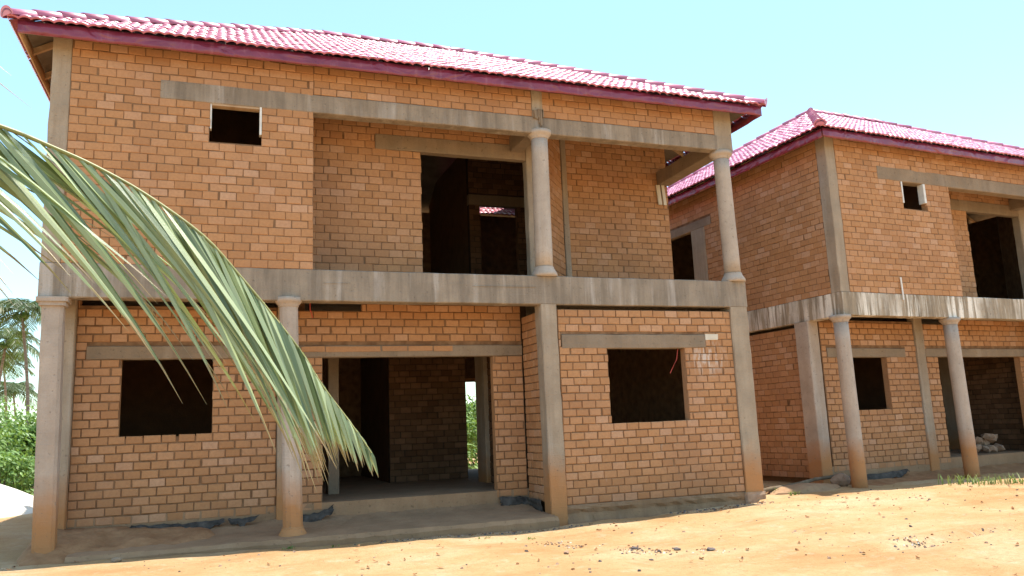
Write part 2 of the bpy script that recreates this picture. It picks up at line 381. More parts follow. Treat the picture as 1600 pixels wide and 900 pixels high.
# ------------------------------------------------------------------ tiled roof
RXL, RXR, RYF, RYB, RZE, RDEP = -.2, 11.2, -.365, 8.42, 6.345, 4.39
PITCH = math.atan2(2.53, RDEP)
def tile_face(mb, e0, ud, sd, L, hips=(True, True), depth=RDEP, hole=None, seed=3):
    """single barrel tiles over one roof slope: e0 eave corner, ud along the eave, sd horizontal inward"""
    rg = random.Random(seed); e0 = Vector(e0); ud = Vector(ud); sd = Vector(sd); cp, sp = math.cos(PITCH), math.sin(PITCH)
    up = sd*cp+Vector((0, 0, sp)); nn = -sd*sp+Vector((0, 0, cp))
    ex, tw = .25, .13; SL = depth/cp; nr = int(math.ceil(SL/ex)); nt_ = int(L/tw)+1; tw = L/nt_
    prof = [(-.5, .0), (-.36, .008), (-.2, .017), (0, .020), (.2, .017), (.36, .008), (.5, 0)]
    flip = ud.cross(up).dot(nn) < 0
    for r in range(nr):
        v0, v1 = r*ex, min((r+1)*ex+.03, SL)
        for k in range(nt_):
            uc = (k+.5)*tw; vm = (v0+v1)/2*cp
            if (hips[0] and uc < v0*cp-tw*.5) or (hips[1] and uc > L-v0*cp+tw*.5): continue
            if hole and hole[0] < uc < hole[1] and hole[2] < vm < hole[3]: continue
            tl = rg.uniform(-.022, .022); li = rg.uniform(0, .010); sk = rg.uniform(-.008, .008)
            n = len(mb.v); q = len(prof)
            for (v, lift, sc_) in ((v0+.010, -.014, .97), (v0, .006, 1), (v0+.008, .016, 1), (v0+.024, .020, 1), (v1, .0, .96)):
                vp = v*cp
                for (a, h) in prof:
                    u = uc+a*tw*1.04*sc_+sk*(1 if v > v0+.1 else 0)
                    if hips[0]: u = max(u, vp)
                    if hips[1]: u = min(u, L-vp)
                    p = e0+ud*u+up*v+nn*((h*sc_ if lift >= 0 else h-.0)+lift+li+tl*a)
                    mb.v.append(tuple(p))
            for row in range(4):
                for a in range(q-1):
                    f = (n+row*q+a, n+row*q+a+1, n+(row+1)*q+a+1, n+(row+1)*q+a)
                    mb.f.append(tuple(reversed(f)) if flip else f); mb.m.append(0)
def hip_caps(parent, a, b, seed=5):
    """overlapping half round cap tiles along a hip or ridge from a (low) to b"""
    rg = random.Random(seed); a = Vector(a); b = Vector(b); d = (b-a); n = int(d.length/.36); t = d.normalized()
    s = t.cross(Vector((0, 0, 1))).normalized(); u = s.cross(t); mb = MB()
    for i in range(n):
        p0 = a+d*(i/n); p1 = a+d*((i+1.12)/n); rs = []
        wv = rg.uniform(-.008, .008)
        for p, r, up in ((p0, .085, .0), (p0, .105, .012+wv), (p1, .095, .0)):
            rs.append([p+s*math.cos(math.pi*q/8)*r+u*(math.sin(math.pi*q/8)*r*.95+up-.03) for q in range(9)])
        mb.rings(rs, False, 0, False)
        if i == 0:
            mb.face([p0+s*math.cos(math.pi*q/8)*.122+u*(math.sin(math.pi*q/8)*.118-.01) for q in range(9)])
    return mb.build('hip_cap', TILE, parent, True)
def roof(parent, left_red, seed):
    L = RXR-RXL; D = RYB-RYF; mb = MB()
    tile_face(mb, (RXL, RYF, RZE), (1, 0, 0), (0, 1, 0), L, seed=seed)
    tile_face(mb, (RXL, RYB, RZE), (0, -1, 0), (1, 0, 0), D, seed=seed+1)
    tile_face(mb, (RXR, RYF, RZE), (0, 1, 0), (-1, 0, 0), D, seed=seed+2)
    tile_face(mb, (RXR, RYB, RZE), (-1, 0, 0), (0, -1, 0), L, hole=(1.7, 3.1, 1.9, 2.9), seed=seed+3)  # unseen opening added so sun reaches the inner tile row
    r = mb.build('roof', TILE, parent, True)
    zr = RZE+RDEP*math.tan(PITCH)
    A = (RXL+RDEP, RYF+RDEP, zr+.03); B = (RXR-RDEP, RYF+RDEP, zr+.03)
    for i, (c, q) in enumerate((((RXL, RYF), A), ((RXL, RYB), A), ((RXR, RYF), B), ((RXR, RYB), B))):
        hip_caps(r, (c[0], c[1], RZE+.03), q, seed+i)
    hip_caps(r, A, B, seed+9)
    # underlay boards keep the attic dark
    # rafters under the side and front eaves
    sl = math.tan(PITCH)
    for y in [.5+.8*i for i in range(10)]:
        for (x0, sgn) in ((RXL+.12, 1), (RXR-.12, -1)):
            run = min(1.5, y-RYF-.25, RYB-y-.25)
            if run < .3: continue
            q = MB(); q.obox((x0, y, RZE-.16+.12*sl), (run*sgn, 0, run*sl), (0, .05, 0), (0, 0, .09)); q.build('rafter', WOOD, r)
    for x in [1.3+.85*i for i in range(11)]:
        q = MB(); q.obox((x, RYF+.16, RZE-.16+.16*sl), (0, 1.0, 1.0*sl), (.05, 0, 0), (0, 0, .09)); q.build('rafter', WOOD, r)
    # boarding under the tiles, with a gap added at the rear to let sun in
    q = MB(); e = .10; d0 = .05
    def un(x, y): return (x, y, RZE+min(x-RXL, RXR-x, y-RYF, RYB-y)*sl-.045)
    gx0, gx1, gy0, gy1 = RXR-3.1, RXR-1.7, RYB-2.9, RYB-1.9
    c = [un(RXL+e, RYF+e), un(RXR-e, RYF+e), un(RXR-e, RYB-e), un(RXL+e, RYB-e), un(RXL+RDEP, RYF+RDEP), un(RXR-RDEP, RYF+RDEP)]
    q.face((c[0], c[1], c[5], c[4])); q.face((c[3], c[0], c[4])); q.face((c[1], c[2], c[5]))
    a0, a1 = un(gx0, RYB-e), un(gx1, RYB-e); b0, b1 = un(gx0, RYF+RDEP), un(RXR-RDEP, RYF+RDEP)
    q.face((c[3], a0, b0, c[4])) if False else None
    # rear slope in strips round the gap
    zz = lambda x, y: (x, y, RZE+(RYB-y)*sl-.045)
    q.face((zz(RXL+e, RYB-e), c[4], zz(RXL+RDEP, RYB-e)))
    xr = RXR-RDEP
    q.face((zz(RXL+RDEP, RYB-e), c[4], c[5], zz(xr, RYB-e)))
    q.face((zz(xr, RYB-e), zz(xr, gy1), zz(RXR-(RYB-gy1), gy1), zz(RXR-e, RYB-e)))
    q.face((zz(xr, gy1), zz(xr, gy0), zz(gx0, gy0), zz(gx0, gy1)))
    q.face((zz(xr, gy0), c[5], zz(RXR-(RYB-gy0), gy0)))
    q.build('roof_boarding', BOARD, r)
    # fascia boards
    def fas(name, p0, p1, out, z0, z1, mat, wav=.006, sag=.0):
        rg = random.Random(seed+int(p0[0]*7)); p0 = Vector(p0); p1 = Vector(p1); n = max(4, int((p1-p0).length/.18)); out = Vector(out); q = MB(); rs = []
        for i in range(n+1):
            p = p0.lerp(p1, i/n); d = [rg.uniform(-wav, wav) for _ in range(4)]; zz = rg.uniform(-wav, wav)*.6
            def pt(o_, z): return (p.x+out.x*o_, p.y+out.y*o_, z+zz)
            rs.append([pt(0, z0), pt(.02+d[0], z0), pt(.022+d[1], z0+.04), pt(.02+d[2], (z0+z1)/2+.02), pt(.02+d[3], z1), pt(0, z1)])
        q.rings(rs); return q.build(name, mat, r, True if wav else False)
    fas('fascia', (-.085, -.285, 0), (11.15, -.285, 0), (0, -1, 0), 6.178, 6.345, FASCIA)
    fas('fascia', (11.13, -.26, 0), (11.13, 8.3, 0), (1, 0, 0), 6.178, 6.345, FASCIA)
    fas('fascia', (-.065, 8.3, 0), (-.065, -.26, 0), (-1, 0, 0), 6.178, 6.345, FASCIA if left_red else WOOD, .006 if left_red else .002)
    fas('fascia', (11.1, 8.32, 0), (-.05, 8.32, 0), (0, 1, 0), 6.178, 6.345, FASCIA)
    return r

# ------------------------------------------------------------------ the house
def house(seed, first):
    h = empty('unfinished_house')
    BE = BEAM if first else BEAM2
    X0, XE, YB = .256, 10.72, 8.0
    # ---- ground storey
    brick_wall('brick_wall', h, (0, .935, 0), (1, 0, 0), (0, -1, 0), .565, 6.99, -.035, 2.975,
               [(1.13, 2.31, 1.09, 2.345), (3.825, 6.484, -.1, 2.34), (3.18, 3.44, -.1, 3.0), (.70, 2.86, 2.158, 2.345), (3.50, 6.99, 2.162, 2.34), (3.44, 4.42, 2.86, 3.0), (.6, 3.18, 2.9, 3.0)], joint=.0155, seed=seed)
    beam_x(h, .70, 2.86, .925, 1.07, 2.158, 2.343, LINT, 'lintel')
    lt = beam_x(h, 3.45, 6.985, .925, 1.07, 2.162, 2.338, LINT, 'lintel')
    if first:
        for (a, b) in ((3.52, 3.86), (3.87, 4.68), (4.72, 5.10), (5.12, 5.50), (5.52, 5.82)):
            q = MB(); q.box((a, .912, 2.245+.01*rnd.random()), (b, .93, 2.325), j=.006); q.build('brick_course', BRICK, lt)
    brick_wall('brick_wall', h, (7.0, .25, 0), (0, 1, 0), (-1, 0, 0), .0, .683, -.09, 2.78, joint=.014, seed=seed+1, bw=.217)
    brick_wall('brick_wall', h, (0, .03, 0), (1, 0, 0), (0, -1, 0), 7.252, 10.38, -.136, 2.79,
               [(8.07, 9.46, 1.014, 2.40), (7.30, 9.86, 2.175, 2.405)], joint=.013, seed=seed+2)
    lt = beam_x(h, 7.305, 9.855, .022, .17, 2.178, 2.40, LINT, 'lintel')
    q = MB(); q.box((9.86, .016, 2.31), (10.10, .04, 2.40), j=.006); q.build('brick_course', PALEWOOD if first else BRICK, lt)
    brick_wall('brick_wall', h, (.335, 0, 0), (0, 1, 0), (-1, 0, 0), 1.20, YB, -.15, 2.79, joint=.009, seed=seed+3)
    brick_wall('brick_wall', h, (10.68, 0, 0), (0, 1, 0), (1, 0, 0), .34, YB, -.15, 2.79, joint=.009, seed=seed+4)
    brick_wall('brick_wall', h, (0, YB, 0), (1, 0, 0), (0, 1, 0), .34, 10.68, -.2, 6.42,
               [(7.7, 8.75, -.12, 2.25)], joint=.009, seed=seed+5, ch=.235, bw=.434)
    # plinth under the right bay
    mb = MB(); rs = []
    for x in zlist(7.24, 10.40, .13):
        j = lambda a=.012: rnd.uniform(-a, a)
        rs.append([(x, -.035+j(.02), -.5), (x, .2, -.5), (x, .2, -.14), (x, .04+j(.004), -.137), (x, .012+j(), -.15+j()), (x, .0+j(), -.2+j()), (x, .03+j(.015), -.26+j())])
    mb.rings(rs); mb.build('plinth', PLINTH, h)
    # pillars of the ground storey
    fz = lambda: None
    a = pillar(h, .352, .592, 0, .24, -.42, 2.75, COLM, (-.052, 0), .004, c=.035)
    q = MB(); rough_prism(q, sect(.272, .572, -.035, .26, .03), [2.75, 2.78, 2.80]); rough_prism(q, sect(.245, .60, -.06, .28, .03), [2.80, 2.83, 2.858]); q.build('capital', COLM, a)
    if first:
        classical_column(h, 3.345, .10, -.29, 2.905, .128, COLM, (-.075, 0), 12)
    else:
        classical_column(h, .30, .11, -.42, 2.862, .135, COLM, (-.03, 0), 24, base=False)
        classical_column(h, 3.30, .11, -.42, 2.862, .135, COLM, (-.07, 0), 24, base=False)
        bpy.data.objects.remove(a.children[0]); bpy.data.objects.remove(a)
    pillar(h, 6.99, 7.25, .0, .25, -.45, 2.86, CON, (-.02, 0), .006)
    pillar(h, 10.38, 10.715, .0, .33, -.24, 2.86, CON, (0, 0), .006)
    q = MB(); rough_prism(q, sect(10.36, 10.735, -.025, .3, .02), [-.5, -.3, -.2, -.15], (0, 0), .02); q.build('footing', STONE, h)
    if first: pillar(h, .36, .565, .80, 1.05, -.4, 3.05, CON)
    else: pillar(h, .225, .50, .90, 1.25, -.4, 2.86, COLM)
    pillar(h, 3.185, 3.435, .905, 1.07, -.4, 3.05, CON)
    # slabs and floors
    mb = MB(); mb.box((.5, .24, 3.05), (10.5, 7.9, 3.245)); mb.build('floor_slab', CON, h)
    beam_x(h, X0, XE, 0, .24, 2.858, 3.30, BE, 'ring_beam', .003)
    beam_y(h, X0+.002, X0+.24, .242, YB, 2.858, 3.30, BE, 'ring_beam', .003)
    beam_y(h, XE-.24, XE-.002, .242, YB, 2.858, 3.30, BE, 'ring_beam', .003)
    if first:
        q = MB()
        for (a, b, z) in ((5.9, 6.9, 3.115), (3.75, 4.1, 3.11)):
            q = MB(); q.box((a, -.009, z), (b, .01, z+.008), j=.003); q.build('formwork_ridge', BEAM, h)
    mb = MB(); mb.box((.5, .94, -.4), (10.5, 7.9, .07)); mb.build('ground_floor', FLOORM, h)
    # porch slab with a worn edge
    mb = MB(); rs = []
    for i, x in enumerate(zlist(.75, 6.98, .16)):
        j = lambda a=.012: rnd.uniform(-a, a)
        zt = -.25 + (.0 if first else -.03); d = .02*math.sin(x*3)+j()
        rs.append([(x, -.30+d, -.6), (x, -.31+d, zt-.05+j()), (x, -.27+d, zt+j(.006)), (x, .1, zt+.012+j(.006)), (x, .5, zt+.04+j(.01)), (x, .80, zt+.09+j(.015)), (x, .94, zt+.13+j(.015)), (x, .96, -.6)])
    mb.rings(rs); mb.build('porch_slab', FLOORM if first else SOIL, h)
    # ---- inside, ground storey
    brick_wall('partition_wall', h, (0, 4.5, 0), (1, 0, 0), (0, -1, 0), 5.52, 7.09, .07, 3.05, joint=.011, seed=seed+6, mats=[SHADEBRICK, DARKMORTAR])
    brick_wall('partition_wall', h, (7.0, 0, 0), (0, 1, 0), (-1, 0, 0), 1.08, 2.82, .07, 3.05, joint=.011, seed=seed+7, mats=[SHADEBRICK, DARKMORTAR])
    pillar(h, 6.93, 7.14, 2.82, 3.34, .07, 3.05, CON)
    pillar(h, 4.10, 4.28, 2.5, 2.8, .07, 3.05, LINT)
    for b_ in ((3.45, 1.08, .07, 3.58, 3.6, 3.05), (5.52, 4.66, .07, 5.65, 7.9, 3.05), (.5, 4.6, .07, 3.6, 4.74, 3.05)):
        mb = MB(); mb.box(b_[:3], b_[3:]); mb.build('partition_wall', SHADEBRICK, h)
    # ---- upper storey
    brick_wall('brick_wall', h, (0, .0, 0), (1, 0, 0), (0, -1, 0), .485, 3.588, 3.30, 6.42,
               [(2.195, 2.886, 5.045, 5.61), (1.566, 3.60, 5.61, 5.87)], joint=.007, seed=seed+8)
    brick_wall('brick_wall', h, (0, .0, 0), (1, 0, 0), (0, -1, 0), 3.588, 10.37, 5.875, 6.42, [(6.98, 7.16, 5.8, 6.5)], joint=.007, seed=seed+9)
    beam_x(h, 1.566, 10.40, -.004, .2, 5.60, 5.872, BE if first else LINT, 'lintel_beam', .003)
    pillar(h, X0, .487, .004, .25, 3.302, 6.40, CON, (0, 0), .006, 'corner_pillar')
    brick_wall('brick_wall', h, (X0, 0, 0), (0, 1, 0), (-1, 0, 0), .25, YB, 3.302, 6.42,
               [(4.32, 5.3, 4.2, 5.68), (3.55, 5.5, 5.47, 5.68), (3.80, 4.32, 3.2, 5.68)], joint=.007, seed=seed+10)
    beam_y(h, X0-.006, X0+.14, 3.56, 5.49, 5.475, 5.675, LINT, 'lintel')
    pillar(h, X0-.008, X0+.14, 3.81, 4.31, 3.3, 5.475, CON)
    pillar(h, 6.98, 7.16, -.006, .2, 5.873, 6.42, CON, (0, 0), .01)
    if first:
        q = MB(); rg = random.Random(3)
        for i in range(9):
            x = 6.98+.02*i; d = .02+.03*rg.random(); zb = 5.86-.03*rg.random()-(.12 if 5 <= i <= 7 else .0)*(1-abs(i-6)*.4)
            q.box((x, -.012-d, zb), (x+.022, -.002, 5.96+.04*rg.random()), j=.008)
        q.build('mortar_spill', LINT, h)
    pillar(h, 10.372, XE, .0, .22, 5.602, 6.40, CON, (-.005, 0), .008)
    # balcony
    classical_column(h, 7.10, .10, 3.301, 5.66, .135, COLU, (.02, 0), 24)
    classical_column(h, 10.57, .12, 3.301, 5.598, .135, COLU, (-.035, 0), 24)
    brick_wall('brick_wall', h, (0, .95, 0), (1, 0, 0), (0, -1, 0), 3.4, 7.21, 3.25, 6.42, [(5.383, 7.3, 3.2, 5.735), (4.65, 7.3, 5.478, 5.735)], joint=.007, seed=seed+11)
    beam_x(h, 4.65, 7.20, .935, 1.09, 5.478, 5.733, LINT, 'lintel')
    pillar(h, 7.212, 7.45, .94, 1.12, 3.25, 6.42, CON)
    dv = Vector((.93, 1.14, 0)).normalized()
    brick_wall('brick_wall', h, (7.46, .97, 0), dv, (dv.y, -dv.x, 0), 0, 1.41, 3.25, 6.42, joint=.007, seed=seed+12)
    pillar(h, 8.365, 8.475, 2.07, 2.25, 3.25, 6.42, CON)
    brick_wall('brick_wall', h, (0, 2.1, 0), (1, 0, 0), (0, -1, 0), 8.475, 10.645, 3.25, 6.42, joint=.007, seed=seed+13)
    beam_y(h, 6.92, 7.14, .202, .94, 5.60, 5.87, LINT, 'beam')
    beam_y(h, 10.42, 10.69, .222, 2.1, 5.60, 5.87, LINT, 'beam')
    if first:
        for (x0, x1, dz) in ((10.40, 10.50, 0), (10.515, 10.60, .0)):
            q = MB(); q.obox((x0, 2.055, 5.20+dz), (x1-x0-.02, 0, 0), (0, .03, 0), (-.03, 0, .395)); q.build('timber_board', PALEWOOD, h)
    brick_wall('brick_wall', h, (10.645, 0, 0), (0, 1, 0), (1, 0, 0), 2.11, YB, 3.30, 6.42, joint=.009, seed=seed+14, ch=.235, bw=.434)
    # inside, upper storey
    brick_wall('partition_wall', h, (0, 4.5, 0), (1, 0, 0), (0, -1, 0), 7.28, 10.5, 3.25, 6.9, [(7.52, 8.36, 3.2, 5.93), (7.2, 8.6, 5.70, 5.93)], joint=.009, seed=seed+15, mats=[SHADEBRICK, DARKMORTAR])
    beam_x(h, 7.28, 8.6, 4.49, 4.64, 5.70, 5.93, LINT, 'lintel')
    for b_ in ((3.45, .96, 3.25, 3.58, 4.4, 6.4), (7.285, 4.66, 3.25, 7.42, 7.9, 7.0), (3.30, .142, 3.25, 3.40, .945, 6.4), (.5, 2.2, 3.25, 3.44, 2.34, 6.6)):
        mb = MB(); mb.box(b_[:3], b_[3:]); mb.build('partition_wall', SHADEBRICK, h)
    mb = MB(); tile_face(mb, (7.55, 5.75, 5.86), (1, 0, 0), (0, 1, 0), 1.7, (False, False), .6, seed=11); mb.build('inner_tile_row', TILE, h, True)
    # small window boards
    if first:
        for b_ in ((2.20, .02, 5.24, 2.222, .12, 5.605), (2.852, .0, 5.20, 2.88, .11, 5.605)):
            q = MB(); q.box(b_[:3], b_[3:]); q.build('window_frame', WHITEB, h)
        q = MB(); q.box((2.223, .01, 5.575), (2.85, .13, 5.606)); q.build('window_frame', WOOD, h)
    else:
        for b_ in ((2.20, .0, 5.16, 2.235, .13, 5.60), (2.82, -.004, 5.2, 2.88, .13, 5.60)):
            q = MB(); q.box(b_[:3], b_[3:]); q.build('window_frame', WHITEB, h)
        q = MB(); q.tube([(1.83, -.03, 3.18), (1.83, -.028, 3.4), (1.82, -.03, 3.62)], .016, 8); q.build('pipe', PIPE, h)
    if first:
        q = MB(); q.tube([(9.37, .10, 2.17), (9.33, .09, 2.0), (9.22, .08, 1.84), (9.18, .07, 1.78)], .006, 5); q.build('red_wire', WIRE, h)
        q = MB(); q.tube([(3.62, .7, 3.0), (3.62, .70, 2.85), (3.66, .71, 2.72)], .008, 5); q.build('red_wire', WIRE, h)
    roof(h, not first, seed)
    return h
h1 = house(100, True)
tag(h1, 'large two-storey unfinished brick house in front, columned balcony, maroon fascia and red tiled roof', 'house')
h2 = house(300, False)
h2.location = (12.970, .514, -.028); h2.rotation_euler = (0, 0, .07726)
tag(h2, 'farther unfinished brick house at the right, chalk-streaked concrete ring beam and pink-red hipped roof', 'house')

# ------------------------------------------------------------------ ground
def lerp_list(x, tb):
    if x <= tb[0][0]: return tb[0][1]
    for (a, b), (c, d) in zip(tb, tb[1:]):
        if x <= c: return b+(d-b)*(x-a)/(c-a)
    return tb[-1][1]
def sm(a, b, x):
    t = min(1, max(0, (x-a)/(b-a))); return t*t*(3-2*t)
def gz(x, y):
    base = lerp_list(x, [(-3, -.30), (0, -.29), (3.3, -.335), (6.5, -.37), (8.5, -.34), (10, -.27), (13, -.285), (16, -.30), (24, -.30)])
    yf = -.6 if x < 11.5 else -.1+.077*(x-13)
    d = max(0, yf-y)
    z = base-.10*sm(0, 7, d)+.02*sm(0, .4, d)
    nz = noise.fractal(Vector((x*.45, y*.45, 3.3)), 1, 2, 4)*.034+noise.fractal(Vector((x*.5, y*1.9, 8.3)), 1, 2, 3)*.014+noise.fractal(Vector((x*2.3, y*2.3, 1.3)), 1, 2, 3)*.013
    z += nz*(1 if y < 12 else .3)
    # a shallow rut with a broken lip in the yard at the right
    lx = x-10.3; ly = y+4.25+.10*math.sin(x*2.2)-.03*lx
    if -2.2 < lx < 3.5: z += -.05*math.exp(-((ly+.10)/.09)**2)*sm(-2.2, -1.2, lx)+.02*math.exp(-((ly-.1)/.1)**2)*sm(-2.2, -1.2, lx)
    if 0.3 < x < 10.6 and y > -.35: z -= .06
    return z
def axis(lo, hi, step, far):
    a = [lo+step*i for i in range(int((hi-lo)/step)+1)]; s = step; v = a[-1]
    while v < far: s *= 1.35; v += s; a.append(v)
    s = step; v = a[0]
    while v > -far: s *= 1.35; v -= s; a.insert(0, v)
    return a
xs = axis(-3.5, 20, .075, 900); ys = axis(-12, 2.2, .075, 900)
mb = MB(); nx = len(xs)
for y in ys:
    for x in xs: mb.v.append((x, y, gz(x, y) if abs(x) < 60 and abs(y) < 80 else -.42))
for i in range(len(ys)-1):
    for k in range(nx-1):
        a = i*nx+k; mb.f.append((a, a+1, a+1+nx, a+nx)); mb.m.append(0)
tag(mb.build('ground', GROUND, None, True), kind='structure')

# soil banked against the shaded wall of the near house
def mound(name, x0, x1, y0, y1, zf, mat, parent=None, n=40, m=12, seed=0):
    q = MB()
    for k in range(m+1):
        for i in range(n+1):
            x = x0+(x1-x0)*i/n; y = y0+(y1-y0)*k/m; q.v.append((x, y, zf(x, y, i/n, k/m)))
    for k in range(m):
        for i in range(n):
            a = k*(n+1)+i; q.f.append((a, a+1, a+n+2, a+n+1)); q.m.append(0)
    return q.build(name, mat, parent, True)
def bank(x, y, u, v):
    e = sm(0, .12, u)*sm(0, .18, 1-u)*sm(0, .15, v) if True else 1
    z = -.45+(.13+.24*sm(0, .9, v)*(1-.35*sm(.5, 1, u))+.05*noise.noise(Vector((x*3, y*3, 2)))+.02*noise.noise(Vector((x*11, y*11, 5))))*1.0
    z += .06*math.exp(-((x-.5)/.5)**2)
    return -.5+(z+.5)*(.25+.75*e)
tag(mound('soil_bank', .0, 2.75, -.36, .98, bank, SOIL, n=60, m=26), 'low bank of red-brown soil heaped under the near house left window', 'soil bank', kind=None)
def heap(x, y, u, v):
    d = math.hypot((x+3.1)/2.5, (y-8.9)/2.6); return -.45+1.0*max(0, 1-d**1.6)+.04*noise.noise(Vector((x*1.7, y*1.7, 0)))
tag(mound('sand_heap', -5.8, -.4, 6.0, 11.8, heap, SAND, n=40, m=40), 'bright white heap of sand in front of the bushes at left', 'sand heap')

# ------------------------------------------------------------------ stones, plastic, pole, rubble
def stone(name, c, r, mat, sq=(1, 1, .7), seed=0, rz=0, sub=2, amp=.22):
    import bmesh
    bm = bmesh.new(); bmesh.ops.create_icosphere(bm, subdivisions=sub, radius=1)
    for v in bm.verts:
        k = 1+amp*noise.noise(v.co*1.6+Vector((seed*3.1, 0, 0)))
        v.co = Vector((v.co.x*sq[0], v.co.y*sq[1], v.co.z*sq[2]))*k*r
    me = bpy.data.meshes.new(name); bm.to_mesh(me); bm.free(); me.materials.append(mat)
    o = bpy.data.objects.new(name, me); col.objects.link(o); o.location = c; o.rotation_euler = (0, 0, rz); return o
def h2p(x, y, z): return h2.matrix_basis @ Vector((x, y, z))
bpy.context.view_layer.update()
def sheet(name, pts, label, seed):
    """crumpled plastic film: a strip of (x, y, ztop, zbottom) stations, thickened"""
    rg = random.Random(seed); q = MB(); n = len(pts)*5; m = 6
    for k in range(m+1):
        for i in range(n+1):
            f = i/n*(len(pts)-1); a = int(min(f, len(pts)-2)); t = f-a
            x, y, zt, zb = [pts[a][s]*(1-t)+pts[a+1][s]*t for s in range(4)]
            zb += .07*noise.noise(Vector((x*9+y*7, seed, 0)))+.03*noise.noise(Vector((x*31+y*27, seed, 3))); zt += .02*noise.noise(Vector((x*12+y*9, seed, 8)))
            w_ = .022*noise.noise(Vector((x*14, k*.9, seed)))+.012*noise.noise(Vector((x*40, k*2.2, seed)))
            q.v.append((x+w_, y-.03*k/m*2+w_, zt+(zb-zt)*k/m+w_*.5))
    for k in range(m):
        for i in range(n):
            a = k*(n+1)+i; q.f.append((a, a+1, a+n+2, a+n+1)); q.m.append(0)
    o = q.build(name, PLASTIC, None, True); sdm = o.modifiers.new('thickness', 'SOLIDIFY'); sdm.thickness = .003
    return tag(o, label, 'plastic sheet', 'black plastic sheets along the near house footing')
sheet('plastic_sheet', [(6.50, .89, -.02, -.15), (6.8, .88, -.03, -.16), (6.93, .86, -.04, -.15), (6.95, .55, -.05, -.22), (6.955, .32, -.06, -.26)], 'black plastic folded into the corner right of the near house doorway', 1)
sheet('plastic_sheet', [(3.46, .82, -.05, -.2), (3.62, .8, -.07, -.2), (3.8, .84, -.04, -.17), (3.97, .88, .03, -.03)], 'black plastic scrap just right of the flared column base', 2)
sheet('plastic_sheet', [(1.33, .88, -.05, -.08), (1.7, .85, -.06, -.13), (2.0, .84, -.07, -.12), (2.25, .84, -.06, -.17), (2.5, .86, -.05, -.10)], 'long ragged black plastic strip under the near house left window', 3)
sheet('plastic_sheet', [(2.55, .86, -.05, -.08), (2.72, .84, -.06, -.15), (2.95, .86, -.03, -.06)], 'short black plastic strip between the left window and the flared column', 4)
hp = h2p
o = sheet('plastic_sheet', [(*hp(.62, .84, -.12)[:2], -.14, -.22), (*hp(1.0, .75, 0)[:2], -.14, -.27), (*hp(1.9, .72, 0)[:2], -.12, -.26), (*hp(2.4, .84, 0)[:2], -.10, -.14)], 'grey-black plastic sheet along the farther house wall behind its first round column', 5)
o['group'] = 'black plastic sheets along the farther house footing'

q = MB(); a = Vector((10.98, .62, -.235)); b = Vector((13.6, 1.42, -.10)); q.tube([a.lerp(b, i/6)+Vector((0, 0, .012*math.sin(i*2))) for i in range(7)], [.04-.002*i for i in range(7)], 8)
tag(q.build('wooden_pole', BARK, None, True), 'dark wooden pole lying on the ground between the two houses', 'pole')
tag(stone('boulder', (13.18, 1.02, -.17), .17, STONE, (1.15, .9, .75), 4), 'greyish boulder at the foot of the farther house corner pillar', 'boulder')
tag(stone('earth_mound', (12.15, .85, -.31), .52, FLOORM, (1.5, .7, .30), 9, .1, 3), 'low rounded earth mound between the pole and the sunny yard', 'earth mound')
rg = random.Random(5)
LBL = ['lowest', 'upper']
rub = [(5.35, 1.5, .17, .13), (5.6, 1.42, .15, .12), (5.85, 1.45, .15, .15), (6.1, 1.5, .16, .14), (5.5, 1.75, .17, .16), (5.75, 1.72, .32, .15), (6.0, 1.75, .30, .14), (6.2, 1.72, .36, .17), (5.95, 1.55, .42, .12)]
for i, (x, y, z, r) in enumerate(rub):
    o = stone('rubble_block', hp(x, y, z), r, STONE, (1.3, .85, .7), 20+i, rg.uniform(0, 3), 1, .55); o.rotation_euler = (rg.uniform(-.4, .4), rg.uniform(-.4, .4), rg.uniform(0, 3))
    tag(o, 'broken brick rubble block heaped inside the farther house doorway', 'rubble', 'rubble heap in the farther doorway')
# small debris in the yard
def on_ground(px, py):
    d = RX*((px-800)/1254.7)+RU*(-(py-450)/1254.7)+RF; t = 2.0
    for _ in range(400):
        p = CAM+d*t
        if p.z <= gz(p.x, p.y): break
        t += .03
    return Vector((p.x, p.y, gz(p.x, p.y)))
for (x, y, r, mt, lb) in ((1.33, -.62, .05, LINT, 'pale chunk at the shadow edge left of the flared column'),):
    tag(stone('pale_chunk', (x, y, gz(x, y)+.02), r, mt, (1.3, .9, .6), 41), lb, 'stone')
q = MB()
def chip(q, c, r, m, rg):
    n = len(q.v); k = 6; top = []
    for i in range(k):
        a = 2*math.pi*i/k+rg.uniform(-.3, .3); rr = r*rg.uniform(.6, 1.2); q.v.append((c[0]+rr*math.cos(a), c[1]+rr*.8*math.sin(a), c[2]-.005))
    for i in range(k):
        a = 2*math.pi*i/k+rg.uniform(-.3, .3); rr = r*rg.uniform(.3, .75); q.v.append((c[0]+rr*math.cos(a), c[1]+rr*.8*math.sin(a), c[2]+r*rg.uniform(.35, .7)))
    for i in range(k):
        b = (i+1) % k; q.f.append((n+i, n+b, n+k+b, n+k+i)); q.m.append(m)
    q.f.append(tuple(n+k+i for i in range(k))); q.m.append(m)
rg = random.Random(21)
for i in range(3200):
    x = rg.uniform(-1, 17); y = rg.uniform(-8.5, .4)
    if x < 11 and y > -.45: continue
    cl = noise.noise(Vector((x*.6, y*.8, 7)))
    if rg.random() > .35+cl: continue
    r = rg.choice((.006, .008, .010, .012, .014, .018, .028)); chip(q, (x, y, gz(x, y)), r, rg.choice((0, 0, 1, 2)), rg)
for i in range(220):   # broken bits along the foot of the porch
    x = rg.uniform(4.3, 7.2); y = -.42-.12*rg.random()-.04*(x-5); r = rg.uniform(.008, .026); chip(q, (x, y, gz(x, y)), r, rg.choice((0, 0, 2, 1)), rg)
